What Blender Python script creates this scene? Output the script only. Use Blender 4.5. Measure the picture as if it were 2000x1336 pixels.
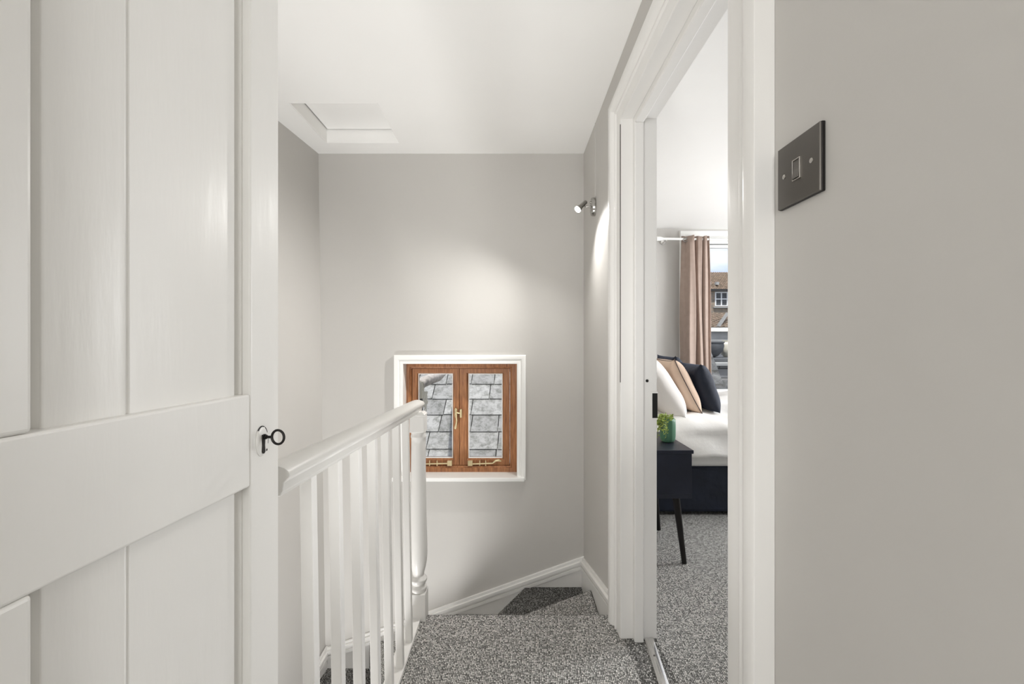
import bpy, bmesh, math, random
from mathutils import Vector, Matrix
random.seed(7)
for o in list(bpy.data.objects):
    bpy.data.objects.remove(o, do_unlink=True)
S = bpy.context.scene
COL = S.collection
# ------------------------------------------------------------------ camera, light, exposure
cam = bpy.data.cameras.new('camera'); co = bpy.data.objects.new('camera', cam); COL.objects.link(co)
co.location = (0, 0, 1.10); co.rotation_euler = (math.pi/2, 0, 0)
cam.sensor_fit = 'HORIZONTAL'; cam.sensor_width = 36; cam.lens = 36*860/2000
cam.clip_start = .02; cam.clip_end = 300
S.camera = co
S.view_settings.view_transform = 'Standard'; S.view_settings.look = 'None'
S.view_settings.gamma = 1; S.view_settings.use_curve_mapping = False
S.view_settings.exposure = 0.15
S.cycles.use_denoising = True
S.cycles.max_bounces = 12; S.cycles.diffuse_bounces = 8; S.cycles.transparent_max_bounces = 12
S.cycles.sample_clamp_indirect = 6
S.cycles.caustics_reflective = False; S.cycles.caustics_refractive = False

W = bpy.data.worlds.new('sky'); S.world = W; W.use_nodes = True
wn = W.node_tree; wn.nodes.clear()
wo = wn.nodes.new('ShaderNodeOutputWorld'); bg = wn.nodes.new('ShaderNodeBackground')
tc = wn.nodes.new('ShaderNodeTexCoord'); nz = wn.nodes.new('ShaderNodeTexNoise'); rp = wn.nodes.new('ShaderNodeValToRGB')
nz.inputs['Scale'].default_value = 5; nz.inputs['Detail'].default_value = 5
rp.color_ramp.elements[0].position = .42; rp.color_ramp.elements[0].color = (.62, .74, 1, 1)
rp.color_ramp.elements[1].position = .62; rp.color_ramp.elements[1].color = (.97, .98, 1, 1)
mp = wn.nodes.new('ShaderNodeMapping'); mp.inputs['Scale'].default_value = (1, 1, 3)
wn.links.new(tc.outputs['Generated'], mp.inputs[0]); wn.links.new(mp.outputs[0], nz.inputs[0])
wn.links.new(nz.outputs[0], rp.inputs[0]); wn.links.new(rp.outputs[0], bg.inputs[0]); wn.links.new(bg.outputs[0], wo.inputs[0])
bg.inputs[1].default_value = 1.0

def lamp(name, kind, loc, energy, color=(1, 1, 1), direction=None, **kw):
    l = bpy.data.lights.new(name, kind); l.energy = energy; l.color = color
    for k, v in kw.items(): setattr(l, k, v)
    o = bpy.data.objects.new(name, l); COL.objects.link(o); o.location = loc
    if direction is not None:
        o.rotation_euler = Vector(direction).to_track_quat('-Z', 'Y').to_euler()
    return o
lamp('sun', 'SUN', (0, 0, 20), 3.4, (1, .97, .92), (.2, .45, -.95), angle=.03)
# added fill lamps outside the frame, with no known window or fitting behind them
lamp('fill_behind_camera', 'AREA', (-.45, -1.58, 1.40), 25, (1, .995, .985), (0.05, 1, -.04), shape='RECTANGLE', size=1.1, size_y=.95)  # added frontal fill for the landing, not a known window
lamp('fill_stairwell', 'AREA', (-.76, .95, -1.1), 25, (1, .99, .975), (.12, .35, 1), shape='DISK', size=.5)  # added upward fill in the stairwell, brightens ceiling and left wall
lamp('fill_bedroom', 'AREA', (3.50, 2.75, 1.35), 72, (.97, .98, 1), (-1, .0, .24), shape='RECTANGLE', size=1.0, size_y=1.4)  # added side fill for the bedroom, its window is made up too
lamp('fill_landing_up', 'SPOT', (-.04, .52, .22), 41, (1, .995, .985), (.06, .60, .80), spot_size=math.radians(76), spot_blend=1, shadow_soft_size=.12)  # added bounce fill aimed at the landing ceiling, no real fitting

# ------------------------------------------------------------------ materials
def newmat(name):
    m = bpy.data.materials.new(name); m.use_nodes = True
    return m, m.node_tree, m.node_tree.nodes['Principled BSDF']
def N(nt, t, **inp):
    n = nt.nodes.new(t)
    for k, v in inp.items():
        key = k.replace('_', ' ')
        if key in n.inputs: n.inputs[key].default_value = v
    return n
def paint(name, col, rough=.5, bump=.0, bscale=60, stretch=(1, 1, 1), var=.02, coat=0, metal=0, spec=None, vscale=3):
    m, nt, p = newmat(name)
    t = N(nt, 'ShaderNodeTexCoord'); mp = N(nt, 'ShaderNodeMapping'); mp.inputs['Scale'].default_value = stretch
    nt.links.new(t.outputs['Object'], mp.inputs[0])
    n = N(nt, 'ShaderNodeTexNoise', Scale=vscale, Detail=4.0); nt.links.new(mp.outputs[0], n.inputs['Vector'])
    r = N(nt, 'ShaderNodeValToRGB'); nt.links.new(n.outputs[0], r.inputs[0])
    r.color_ramp.elements[0].position = .3; r.color_ramp.elements[1].position = .7
    r.color_ramp.elements[0].color = tuple(c*(1-var) for c in col)+(1,)
    r.color_ramp.elements[1].color = tuple(min(1, c*(1+var)) for c in col)+(1,)
    nt.links.new(r.outputs[0], p.inputs['Base Color'])
    p.inputs['Roughness'].default_value = rough; p.inputs['Metallic'].default_value = metal
    if coat: p.inputs['Coat Weight'].default_value = coat; p.inputs['Coat Roughness'].default_value = .08
    if spec is not None: p.inputs['Specular IOR Level'].default_value = spec
    if bump:
        n2 = N(nt, 'ShaderNodeTexNoise', Scale=bscale, Detail=5.0); nt.links.new(mp.outputs[0], n2.inputs['Vector'])
        b = N(nt, 'ShaderNodeBump', Strength=1.0, Distance=bump)
        nt.links.new(n2.outputs[0], b.inputs['Height']); nt.links.new(b.outputs[0], p.inputs['Normal'])
    return m
M = {}
M['wall'] = paint('wall_paint', (.55, .535, .51), .62, .0015, 9, var=.012)
M['ceil'] = paint('ceiling_paint', (.93, .925, .91), .7, .0012, 7, var=.008)
M['trim'] = paint('gloss_trim', (.80, .79, .77), .3, .0006, 10, (3, 3, .6), var=.01, spec=.35)
M['rail'] = paint('gloss_rail', (.74, .73, .71), .22, .0005, 14, var=.01, spec=.4)
M['handrail'] = paint('gloss_handrail', (.60, .59, .565), .28, .0004, 14, var=.01, spec=.4)
M['door'] = paint('gloss_door', (.735, .725, .70), .33, .0011, 14, (2.2, 2.2, .35), var=.012, spec=.3)
M['white'] = paint('white_gloss', (.9, .9, .88), .3, var=.005)
M['black_metal'] = paint('black_metal', (.018, .016, .015), .42, .0003, 200, var=.2, metal=.6)
M['chrome'] = paint('chrome', (.40, .39, .37), .18, metal=1, var=.02)
M['steel'] = paint('threshold_steel', (.80, .79, .77), .22, metal=1, var=.03)
M['nickel'] = paint('black_nickel', (.15, .14, .128), .3, metal=1, var=.05)
M['gold'] = paint('cream_gilt', (.78, .66, .40), .3, metal=.55, var=.05)
M['screw'] = paint('screw', (.5, .48, .45), .3, metal=1)
M['dark'] = paint('dark_gap', (.01, .01, .01), .9, var=0)
M['navy_velvet'] = paint('navy_velvet', (.005, .009, .020), .75, .004, 25, var=.3, vscale=12)
M['navy_velvet'].node_tree.nodes['Principled BSDF'].inputs['Sheen Weight'].default_value = .12
M['navy_velvet'].node_tree.nodes['Principled BSDF'].inputs['Sheen Tint'].default_value = (.35, .45, .8, 1)
M['navy_wood'] = paint('navy_wood', (.012, .015, .028), .42, .0004, 60, var=.25, vscale=8)
M['linen'] = paint('white_linen', (.90, .89, .87), .8, .006, 7, var=.01)
M['pillow'] = paint('white_cotton', (.86, .83, .80), .8, .005, 9, var=.01)
M['beige'] = paint('beige_cotton', (.62, .47, .36), .85, .003, 20, var=.05)
M['piping'] = paint('piping', (.07, .05, .05), .8)
M['green'] = paint('green_glaze', (.10, .24, .15), .35, var=.1)
M['leaf'] = paint('leaf', (.32, .41, .08), .5, var=.45, vscale=60)
M['soil'] = paint('soil', (.03, .02, .015), .9)
M['curtain'] = paint('taupe_curtain', (.36, .275, .23), .7, .0006, 300, var=.06, vscale=20)
M['grey_render'] = paint('grey_render', (.36, .36, .35), .9, .02, 6, var=.25)
M['iron'] = paint('weathered_iron_pipe', (.52, .48, .44), .7, .004, 20, var=.35, vscale=25)
M['cream'] = paint('cream_pipe', (.85, .81, .68), .7, .002, 20, var=.12)
M['lead'] = paint('lead_flashing', (.10, .105, .11), .8, .01, 15, var=.3)
M['ext_white'] = paint('weathered_white', (.40, .40, .385), .6, var=.06)
M['dark_iron'] = paint('dark_iron', (.03, .027, .025), .6)
M['ground'] = paint('ground', (.20, .20, .18), .9, var=.2)
M['shade'] = paint('lamp_shade', (.8, .75, .65), .7)

def wood():
    m, nt, p = newmat('oiled_hardwood')
    t = N(nt, 'ShaderNodeTexCoord'); a = N(nt, 'ShaderNodeAttribute'); a.attribute_name = 'grain'
    n = N(nt, 'ShaderNodeTexNoise', Scale=4.0, Detail=6.0, Roughness=.6)
    mp = N(nt, 'ShaderNodeMapping'); mp.inputs['Scale'].default_value = (26, 26, 2.2)
    nt.links.new(t.outputs['Object'], mp.inputs[0]); nt.links.new(mp.outputs[0], n.inputs['Vector'])
    r = N(nt, 'ShaderNodeValToRGB'); e = r.color_ramp.elements
    e[0].position = .3; e[0].color = (.20, .072, .026, 1); e[1].position = .72; e[1].color = (.52, .235, .095, 1)
    nt.links.new(n.outputs[0], r.inputs[0]); nt.links.new(r.outputs[0], p.inputs['Base Color'])
    p.inputs['Roughness'].default_value = .38
    return m
M['wood'] = wood()

def glass():
    m, nt, p = newmat('window_glass'); nt.nodes.remove(p)
    out = nt.nodes['Material Output']
    tr = N(nt, 'ShaderNodeBsdfTransparent'); gl = N(nt, 'ShaderNodeBsdfGlossy', Roughness=.02)
    fr = N(nt, 'ShaderNodeFresnel', IOR=1.45); mx = N(nt, 'ShaderNodeMixShader')
    nt.links.new(fr.outputs[0], mx.inputs[0]); nt.links.new(tr.outputs[0], mx.inputs[1]); nt.links.new(gl.outputs[0], mx.inputs[2])
    nt.links.new(mx.outputs[0], out.inputs[0]); return m
M['glass'] = glass()

def emis(name, col, s):
    m, nt, p = newmat(name)
    p.inputs['Base Color'].default_value = col+(1,); p.inputs['Emission Color'].default_value = col+(1,); p.inputs['Emission Strength'].default_value = s
    return m
M['bulb'] = emis('bulb_glow', (1, .96, .88), 14)

def carpet():
    m, nt, p = newmat('loop_carpet')
    L = nt.links.new
    t = N(nt, 'ShaderNodeTexCoord')
    mp = N(nt, 'ShaderNodeMapping'); mp.inputs['Scale'].default_value = (1, .8, 1)
    mp.inputs['Rotation'].default_value = (0, 0, .09)
    L(t.outputs['Object'], mp.inputs[0])
    v = N(nt, 'ShaderNodeTexVoronoi', Scale=175.0, Randomness=.30); L(mp.outputs[0], v.inputs['Vector'])
    v2 = N(nt, 'ShaderNodeSeparateColor'); L(v.outputs['Color'], v2.inputs[0])
    # every loop is a light or a dark yarn
    r = N(nt, 'ShaderNodeValToRGB'); e = r.color_ramp.elements
    e[0].position = .05; e[0].color = (.36, .355, .34, 1); e[1].position = .85; e[1].color = (.86, .845, .81, 1)
    L(v2.outputs[0], r.inputs[0])
    g = N(nt, 'ShaderNodeValToRGB'); ge = g.color_ramp.elements
    ge[0].position = .22; ge[0].color = (1, 1, 1, 1); ge[1].position = .58; ge[1].color = (.09, .09, .09, 1)
    L(v.outputs['Distance'], g.inputs[0])
    mx = N(nt, 'ShaderNodeMix'); mx.data_type = 'RGBA'; mx.blend_type = 'MULTIPLY'; mx.inputs[0].default_value = 1
    L(r.outputs[0], mx.inputs[6]); L(g.outputs[0], mx.inputs[7])
    L(mx.outputs[2], p.inputs['Base Color'])
    inv = N(nt, 'ShaderNodeMath'); inv.operation = 'SUBTRACT'; inv.inputs[0].default_value = 1; L(v.outputs['Distance'], inv.inputs[1])
    b = N(nt, 'ShaderNodeBump', Strength=.7, Distance=.003); L(inv.outputs[0], b.inputs['Height']); L(b.outputs[0], p.inputs['Normal'])
    p.inputs['Roughness'].default_value = .95; p.inputs['Specular IOR Level'].default_value = .1
    return m
M['carpet'] = carpet()

def slate():
    m, nt, p = newmat('roof_slate')
    L = nt.links.new
    t = N(nt, 'ShaderNodeTexCoord'); g = N(nt, 'ShaderNodeNewGeometry')
    r = N(nt, 'ShaderNodeValToRGB'); e = r.color_ramp.elements
    e[0].position = 0; e[0].color = (.27, .27, .265, 1); e[1].position = 1; e[1].color = (.44, .44, .43, 1)
    L(g.outputs['Random Per Island'], r.inputs[0])
    n = N(nt, 'ShaderNodeTexNoise', Scale=16.0, Detail=8.0, Roughness=.8); L(t.outputs['Object'], n.inputs['Vector'])
    r2 = N(nt, 'ShaderNodeValToRGB'); f = r2.color_ramp.elements
    f[0].position = .38; f[0].color = (.30, .32, .28, 1); f[1].position = .56; f[1].color = (1, 1, 1, 1)
    L(n.outputs[0], r2.inputs[0])
    mx = N(nt, 'ShaderNodeMix'); mx.data_type = 'RGBA'; mx.blend_type = 'MULTIPLY'; mx.inputs[0].default_value = .8
    L(r.outputs[0], mx.inputs[6]); L(r2.outputs[0], mx.inputs[7]); L(mx.outputs[2], p.inputs['Base Color'])
    n2 = N(nt, 'ShaderNodeTexNoise', Scale=40.0, Detail=4.0); L(t.outputs['Object'], n2.inputs['Vector'])
    b = N(nt, 'ShaderNodeBump', Strength=.5, Distance=.006); L(n2.outputs[0], b.inputs['Height']); L(b.outputs[0], p.inputs['Normal'])
    p.inputs['Roughness'].default_value = .7
    return m
M['slate'] = slate()

def brick(name, c1, c2, mortar, bw, bh, axis='XZ', bump=.02, mort=.02):
    m, nt, p = newmat(name); L = nt.links.new
    t = N(nt, 'ShaderNodeTexCoord'); s = N(nt, 'ShaderNodeSeparateXYZ'); c = N(nt, 'ShaderNodeCombineXYZ')
    L(t.outputs['Object'], s.inputs[0]); L(s.outputs[axis[0]], c.inputs[0]); L(s.outputs[axis[1]], c.inputs[1])
    b = N(nt, 'ShaderNodeTexBrick', Scale=1.0, Mortar_Size=mort)
    b.inputs['Brick Width'].default_value = bw; b.inputs['Row Height'].default_value = bh
    b.inputs['Color1'].default_value = c1+(1,); b.inputs['Color2'].default_value = c2+(1,); b.inputs['Mortar'].default_value = mortar+(1,)
    L(c.outputs[0], b.inputs[0])
    n = N(nt, 'ShaderNodeTexNoise', Scale=3.0, Detail=5.0); L(t.outputs['Object'], n.inputs['Vector'])
    r = N(nt, 'ShaderNodeValToRGB'); r.color_ramp.elements[0].position = .3; r.color_ramp.elements[0].color = (.55, .55, .55, 1)
    r.color_ramp.elements[1].position = .65; L(n.outputs[0], r.inputs[0])
    mx = N(nt, 'ShaderNodeMix'); mx.data_type = 'RGBA'; mx.blend_type = 'MULTIPLY'; mx.inputs[0].default_value = .8
    L(b.outputs[0], mx.inputs[6]); L(r.outputs[0], mx.inputs[7]); L(mx.outputs[2], p.inputs['Base Color'])
    bp = N(nt, 'ShaderNodeBump', Strength=.6, Distance=bump); L(b.outputs[1], bp.inputs['Height']); bp.invert = True; L(bp.outputs[0], p.inputs['Normal'])
    p.inputs['Roughness'].default_value = .9
    return m
M['stone'] = brick('honey_stone', (.42, .33, .24), (.30, .24, .18), (.30, .27, .23), .45, .2)
M['grey_stone'] = brick('grey_stone_blocks', (.44, .43, .41), (.30, .30, .29), (.09, .09, .09), .42, .16, mort=.010)
M['pantile'] = paint('terracotta_tiles', (.20, .145, .10), .85, .02, 8, var=.45, vscale=5)

# ------------------------------------------------------------------ geometry helpers
class MB:
    def __init__(s): s.bm = bmesh.new()
    def box(s, x0, x1, y0, y1, z0, z1):
        v = [s.bm.verts.new((x, y, z)) for x in (x0, x1) for y in (y0, y1) for z in (z0, z1)]
        for f in ((0, 1, 3, 2), (4, 6, 7, 5), (0, 4, 5, 1), (2, 3, 7, 6), (0, 2, 6, 4), (1, 5, 7, 3)):
            s.bm.faces.new([v[i] for i in f])
        return s
    def loft(s, rings, cap=True, closed=True, loop=False):
        R = [[s.bm.verts.new(p) for p in r] for r in rings]
        n = len(R[0]); nr = len(R)
        for i in range(nr if loop else nr-1):
            a, b = R[i], R[(i+1) % nr]
            for j in range(n if closed else n-1):
                k = (j+1) % n
                s.bm.faces.new((a[j], a[k], b[k], b[j]))
        if cap and closed and not loop:
            s.bm.faces.new(R[0][::-1]); s.bm.faces.new(R[-1])
        return s
    def prism(s, poly, z0, z1, ax='z'):
        f = {'z': lambda a, b, c: (a, b, c), 'y': lambda a, b, c: (a, c, b), 'x': lambda a, b, c: (c, a, b)}[ax]
        return s.loft([[f(a, b, z0) for a, b in poly], [f(a, b, z1) for a, b in poly]])
    def tube(s, pts, r, n=12, cap=True):
        pts = [Vector(p) for p in pts]; rings = []
        up = None
        for i, p in enumerate(pts):
            d = (pts[min(i+1, len(pts)-1)]-pts[max(i-1, 0)]).normalized()
            if up is None: up = d.orthogonal().normalized()
            up = (up-d*up.dot(d)).normalized(); side = d.cross(up)
            rr = r[i] if isinstance(r, (list, tuple)) else r
            rings.append([p+(up*math.cos(2*math.pi*j/n)+side*math.sin(2*math.pi*j/n))*rr for j in range(n)])
        return s.loft(rings, cap)
    def torus(s, c, R1, r, u, v, n=24, m=8):
        c = Vector(c); u = Vector(u).normalized(); v = Vector(v).normalized(); w = u.cross(v); rings = []
        for i in range(n):
            a = 2*math.pi*i/n; d = u*math.cos(a)+v*math.sin(a)
            rings.append([c+d*(R1+r*math.cos(2*math.pi*j/m))+w*r*math.sin(2*math.pi*j/m) for j in range(m)])
        return s.loft(rings, loop=True)
    def lathe(s, prof, c, n=24):
        return s.loft([[(c[0]+r*math.cos(2*math.pi*j/n), c[1]+r*math.sin(2*math.pi*j/n), c[2]+z) for j in range(n)] for r, z in prof])
    def xf(s, mat): s.bm.transform(mat); return s
    def build(s, name, mat, parent=None, smooth=False, bevel=0, seg=2, subsurf=0, **props):
        bmesh.ops.recalc_face_normals(s.bm, faces=s.bm.faces)
        me = bpy.data.meshes.new(name); s.bm.to_mesh(me); s.bm.free()
        if mat: me.materials.append(M[mat] if isinstance(mat, str) else mat)
        if smooth:
            for p in me.polygons: p.use_smooth = True
            if smooth != 'all': me.set_sharp_from_angle(angle=math.radians(38))
        o = bpy.data.objects.new(name, me); COL.objects.link(o)
        if parent: o.parent = parent
        if bevel:
            b = o.modifiers.new('bevel', 'BEVEL'); b.width = bevel; b.segments = seg; b.limit_method = 'ANGLE'; b.angle_limit = math.radians(35); b.harden_normals = False
        if subsurf:
            b = o.modifiers.new('sub', 'SUBSURF'); b.levels = b.render_levels = subsurf
        for k, v in props.items(): o[k] = v
        return o
def empty(name, loc=(0, 0, 0), rz=0, **props):
    o = bpy.data.objects.new(name, None); COL.objects.link(o); o.location = loc; o.rotation_euler = (0, 0, rz)
    o.empty_display_size = .1
    for k, v in props.items(): o[k] = v
    return o
def sweep(mb, nodes, prof, f, loop=False):
    """mitred moulding: nodes (u, v, outward u, outward v); prof (d outward, p out of the wall)."""
    return mb.loft([[f(u+ou*d, v+ov*d, p) for d, p in prof] for u, v, ou, ov in nodes], loop=loop)
ST = dict(kind='structure')

# ------------------------------------------------------------------ levels and walls
CZ = 2.191                 # ceiling
YB = 2.55                  # far wall of the stairwell
XR = .415                  # wall with the bedroom door
LOW = -2.3
WX0, WX1, WZ0, WZ1 = -.63, .03, .326, .975      # small window opening
m = MB()                                         # far wall with its window hole
m.box(-1.6, WX0, YB, YB+.22, LOW, CZ+.2); m.box(WX1, XR+.12, YB, YB+.22, LOW, CZ+.2)
m.box(WX0, WX1, YB, YB+.22, LOW, WZ0-.02); m.box(WX0, WX1, YB, YB+.22, WZ1, CZ+.2)
m.build('wall_far', 'wall', **ST)
# left wall leans and runs slightly out of square
def lx(y, z): return -1.121-.085*(2.55-y)+.014*(CZ-z)
m = MB()
m.loft([[(lx(y, LOW), y, LOW), (lx(y, CZ+.2), y, CZ+.2), (-1.7, y, CZ+.2), (-1.7, y, LOW)] for y in (-1.75, YB+.1)])
m.build('wall_left', 'wall', **ST)
# right wall with the doorway
DN, DF, DT = .823, 1.634, 1.928                  # lining faces and head
XO = .534
m = MB()
m.box(XR, XO, -1.75, DN-.03, LOW, CZ+.2); m.box(XR, XO, DF+.03, 4.5, LOW, CZ+.2); m.box(XR, XO, DN-.03, DF+.03, DT+.03, CZ+.2)
m.box(XR, XO, DN-.03, DF+.03, LOW, -.02)
m.build('wall_right', 'wall', **ST)
# wall behind the camera with an added window opening to go with the fill lamp
m = MB()
NX0, NX1, NZ0, NZ1 = -.95, .25, .6, 1.9
m.box(-1.7, NX0, -1.75, -1.6, LOW, CZ+.2); m.box(NX1, 3.8, -1.75, -1.6, LOW, CZ+.2)
m.box(NX0, NX1, -1.75, -1.6, LOW, NZ0); m.box(NX0, NX1, -1.75, -1.6, NZ1, CZ+.2)
m.build('wall_near', 'wall', **ST)
MB().box(NX0, NX1, -1.72, -1.66, NZ0, NZ1).build('added_window_3', 'white', **ST)  # unseen window panel, added to go with the fill behind the camera
# ceiling with hatch hole
HX0, HX1, HY0, HY1 = -1.02, -.613, 2.009, 2.418
m = MB()
m.box(-1.7, XR+.1, -1.75, HY0, CZ, CZ+.2); m.box(-1.7, XR+.1, HY1, YB+.2, CZ, CZ+.2)
m.box(-1.7, HX0, HY0, HY1, CZ, CZ+.2); m.box(HX1, XR+.1, HY0, HY1, CZ, CZ+.2)
m.build('ceiling', 'ceil', **ST)
h = empty('loft_hatch', (-.816, 2.213, CZ), label='square white loft hatch recessed in the landing ceiling', category='loft hatch')
m = MB(); x0, x1, y0, y1 = [a-b for a, b in zip((HX0, HX1, HY0, HY1), (-.816, -.816, 2.213, 2.213))]
t = .006
m.box(x0, x0+t, y0, y1, .0, .12); m.box(x1-t, x1, y0, y1, 0, .12); m.box(x0, x1, y0, y0+t, 0, .12); m.box(x0, x1, y1-t, y1, 0, .12)
m.build('frame', 'ceil', h, bevel=.002)
MB().box(x0+t+.006, x1-t-.002, y0+t, y1-t-.006, .073, .078).build('panel', 'ceil', h)
MB().box(x0+.001, x1-.001, y0+.001, y1-.001, .098, .11).build('loft_void', 'dark', h)

# ------------------------------------------------------------------ floors
TX0, TX1 = .470, .489      # door threshold line (near / far end, slightly askew)
m = MB()
YN = 1.788
pr = [(-1.58, -.3), (-1.58, 0)] + [(YN-.018+.018*math.sin(a), -.018+.018*math.cos(a)) for a in [i*math.pi/12 for i in range(0, 10)]] + [(YN-.012, -.05), (YN-.012, -.3)]
m.loft([[(x, y, z) for y, z in pr] for x in (-.362, XR)])
m.build('floor', 'carpet', smooth=True, **ST)
MB().box(-1.6, -.362, -1.58, .68, -.3, 0).build('floor', 'carpet', **ST)
MB().prism([(XR, DN-.02), (XO+.2, DN-.02), (XO+.2, DF+.02), (XR, DF+.02)], -.02, -.001).build('floor', 'carpet', **ST)
MB().box(XO, 3.8, -1.6, 4.5, -.03, 0.0).build('floor', 'carpet', **ST)
# string below the balusters, with its capping
m = MB(); m.box(-.412, -.36, .68, 1.80, -.02, .012); m.box(-.405, -.363, .68, 1.79, -.34, -.02); m.box(-1.3, -.405, .66, .70, -.34, .012)
m.build('trim_1', 'trim', bevel=.004, **ST)

# ------------------------------------------------------------------ stairs
NW = (-.385, 1.775)
R = .156
sc = empty('staircase', (-.3, 2.1, -.95), label='grey carpeted winding stairs turning left down beside the small window', category='stairs')
plans = [
    [NW, (.402, 1.775), (.402, 2.236)],
    [NW, (.402, 2.236), (.402, 2.545), (.078, 2.545)],
    [NW, (.078, 2.545), (-.385, 2.545)],
    [NW, (-.385, 2.545), (-.827, 2.545)],
    [NW, (-.827, 2.545), (-1.10, 2.545), (-1.10, 2.19)],
    [NW, (-1.10, 2.19), (-1.10, 1.775)],
]
for i in range(5):
    a = 1.775-.21*i; plans.append([(-.405, a), (-1.14, a), (-1.14, a-.21), (-.405, a-.21)])
for i, pl in enumerate(plans):
    z = -R*(i+1)
    m = MB().prism([(x+.3, y-2.1) for x, y in pl], z-R+.95, z+.95)
    m.build('step', 'carpet', sc, bevel=.006)

# skirtings following the stairs
def skirt(name, pts, f, drop=.33, flip=1):
    """pts: (u, z) along the top edge; f(u, z, p) gives the point p out from the wall"""
    m = MB()
    for a, b, t in ((0, .016, .012), (.016, .036, .024), (.036, .046, .017), (.046, .066, .021), (.066, .066+drop, .014)):
        for (u0, z0), (u1, z1) in zip(pts, pts[1:]):
            m.loft([[f(u, z-a, 0), f(u, z-a, t), f(u, z-b, t), f(u, z-b, 0)] for u, z in ((u0, z0), (u1, z1))])
    return m.build(name, 'trim', bevel=.002, **ST)
skirt('baseboard_far', [(XR, -.137), (-1.09, -.672)], lambda u, z, p: (u, YB-p, z))
skirt('baseboard_right', [(1.762, .073), (YB, -.146)], lambda u, z, p: (XR-p, u, z), drop=.30)
skirt('baseboard_left', [(YB, -.66), (2.2, -.72), (1.4, -1.3), (.6, -1.9)], lambda u, z, p: (lx(u, z)+p+.004, u, z))
# window-side skirting in the bedroom
MB().box(XO, XO+.016, -1.58, DN-.1, 0, .15).build('baseboard_bedroom', 'trim', **ST)

# ------------------------------------------------------------------ balustrade
bal = empty('balustrade', (-.385, 1.25, 0), label='white painted landing balustrade with square spindles beside the carpeted landing', category='balustrade')
bx, by = -.385, 1.25
half = [(0, .050), (.011, .0488), (.021, .0455), (.0275, .0405), (.0305, .0345), (.0300, .0305), (.0260, .0265), (.0205, .0215), (.0190, .012), (.0190, .008), (.0160, .004), (.0160, 0)]
sec = half+[(-x, z) for x, z in half[::-1]][:-1]
sec = [(x, z) for i, (x, z) in enumerate(sec) if i == 0 or (x, z) != sec[i-1]]
rb0, rb1 = .848, .812
m = MB().loft([[(-.390+x-bx, y-by, z+zz) for x, z in sec] for y, zz in ((.712, rb0+.002), (1.815, rb1))])
m.build('handrail', 'handrail', bal, smooth=True, bevel=.0015)
def railz(y): return rb0+(rb1-rb0)*(y-.712)/1.1
for k in range(7):
    y = .838+.1275*k
    r = .0118
    m = MB().loft([[(X+dx-bx, y+dy-by, z) for dx, dy in ((-r, -r), (r, -r), (r, r), (-r, r))] for X, z in ((-.3745, .0), (-.388, railz(y)+.004))])
    m.build('spindle', 'rail', bal, bevel=.002)
# newel: square blocks, turned vase
nx, ny = -.375, 1.765
nw = MB()
nw.box(nx-bx-.033, nx-bx+.033, ny-by-.033, ny-by+.033, -.42, .105)
nw.box(nx-bx-.029, nx-bx+.029, ny-by-.029, ny-by+.029, .742, .806)
prof = [(.030, .105), (.0335, .112), (.0335, .122), (.029, .128), (.0255, .134), (.030, .140), (.034, .147), (.034, .155), (.028, .162), (.0225, .168), (.0235, .18), (.0285, .20),
        (.0335, .225), (.0355, .25), (.0355, .28), (.034, .33), (.032, .42), (.0305, .52), (.0292, .62), (.0285, .70), (.0285, .716), (.0305, .719), (.0305, .726), (.0285, .732), (.029, .743)]
nw.lathe(prof, (nx-bx, ny-by, 0), 28)
nw.build('newel_post', 'rail', bal, smooth=True, bevel=.0015)
m = MB()
m.loft([[(nx-bx+dx*s, ny-by+dy*s, z) for dx, dy in ((-.03, -.03), (.03, -.03), (.03, .03), (-.03, .03))] for s, z in ((.97, .806), (1.0, .808), (1.0, .812), (.7, .822))])
m.build('newel_cap', 'rail', bal, bevel=.001)

# ------------------------------------------------------------------ bedroom doorway: lining, stop, architrave
m = MB()
m.box(.402, XO+.004, DF, DF+.03, -.002, DT+.03); m.box(.402, XO+.004, DN-.03, DN, -.002, DT+.03); m.box(.402, XO+.004, DN, DF, DT, DT+.03)
tl = m.build('trim_2', 'trim', bevel=.003, **ST)
m = MB()                    # door stop
m.box(.448, .482, DF-.026, DF, 0.0, DT); m.box(.448, .482, DN, DN+.026, 0.0, DT); m.box(.448, .482, DN+.026, DF-.026, DT-.026, DT)
m.build('door_stop', 'trim', tl, bevel=.004)
ap = [(0, 0), (0, .012), (.006, .0145), (.040, .0155), (.046, .0155), (.049, .0205), (.053, .0225), (.058, .0205), (.060, .0185), (.068, .0185), (.072, .024), (.078, .031), (.086, .0345), (.108, .035), (.113, .033), (.113, 0)]
def amap(u, v, p): return (XR-p, u, v)
nodes = [(DF+.002, 0, 1, 0), (DF+.002, DT+.002, 1, .85), (DN-.002, DT+.002, -1.12, .85), (DN-.002, 0, -1.12, 0)]
m = sweep(MB(), nodes, ap, amap); m.build('trim_3', 'trim', smooth=True, bevel=.001, **ST)
MB().box(.4012, .4032, DF-.0008, DF+.002, .95, DT-.02).build('joint_crack', 'dark', tl)
# keep (strike) plate on the lining
kp = empty('strike_plate', (.528, DF-.0005, .864), label='painted metal lock keep on the far door jamb of the bedroom', category='strike plate')
m = MB(); m.box(-.014, .012, -.003, .0, -.052, -.046); m.box(-.014, .012, -.003, 0, .046, .052); m.box(-.014, -.008, -.003, 0, -.046, .046)
m.build('plate', 'trim', kp, bevel=.001)
MB().box(-.008, .0115, -.0012, .0, -.046, .046).build('slot', 'dark', kp)
MB().tube([(-.027, -.0022, .092), (-.027, .0, .092)], .0055).build('latch_hole', 'dark', kp)
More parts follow.
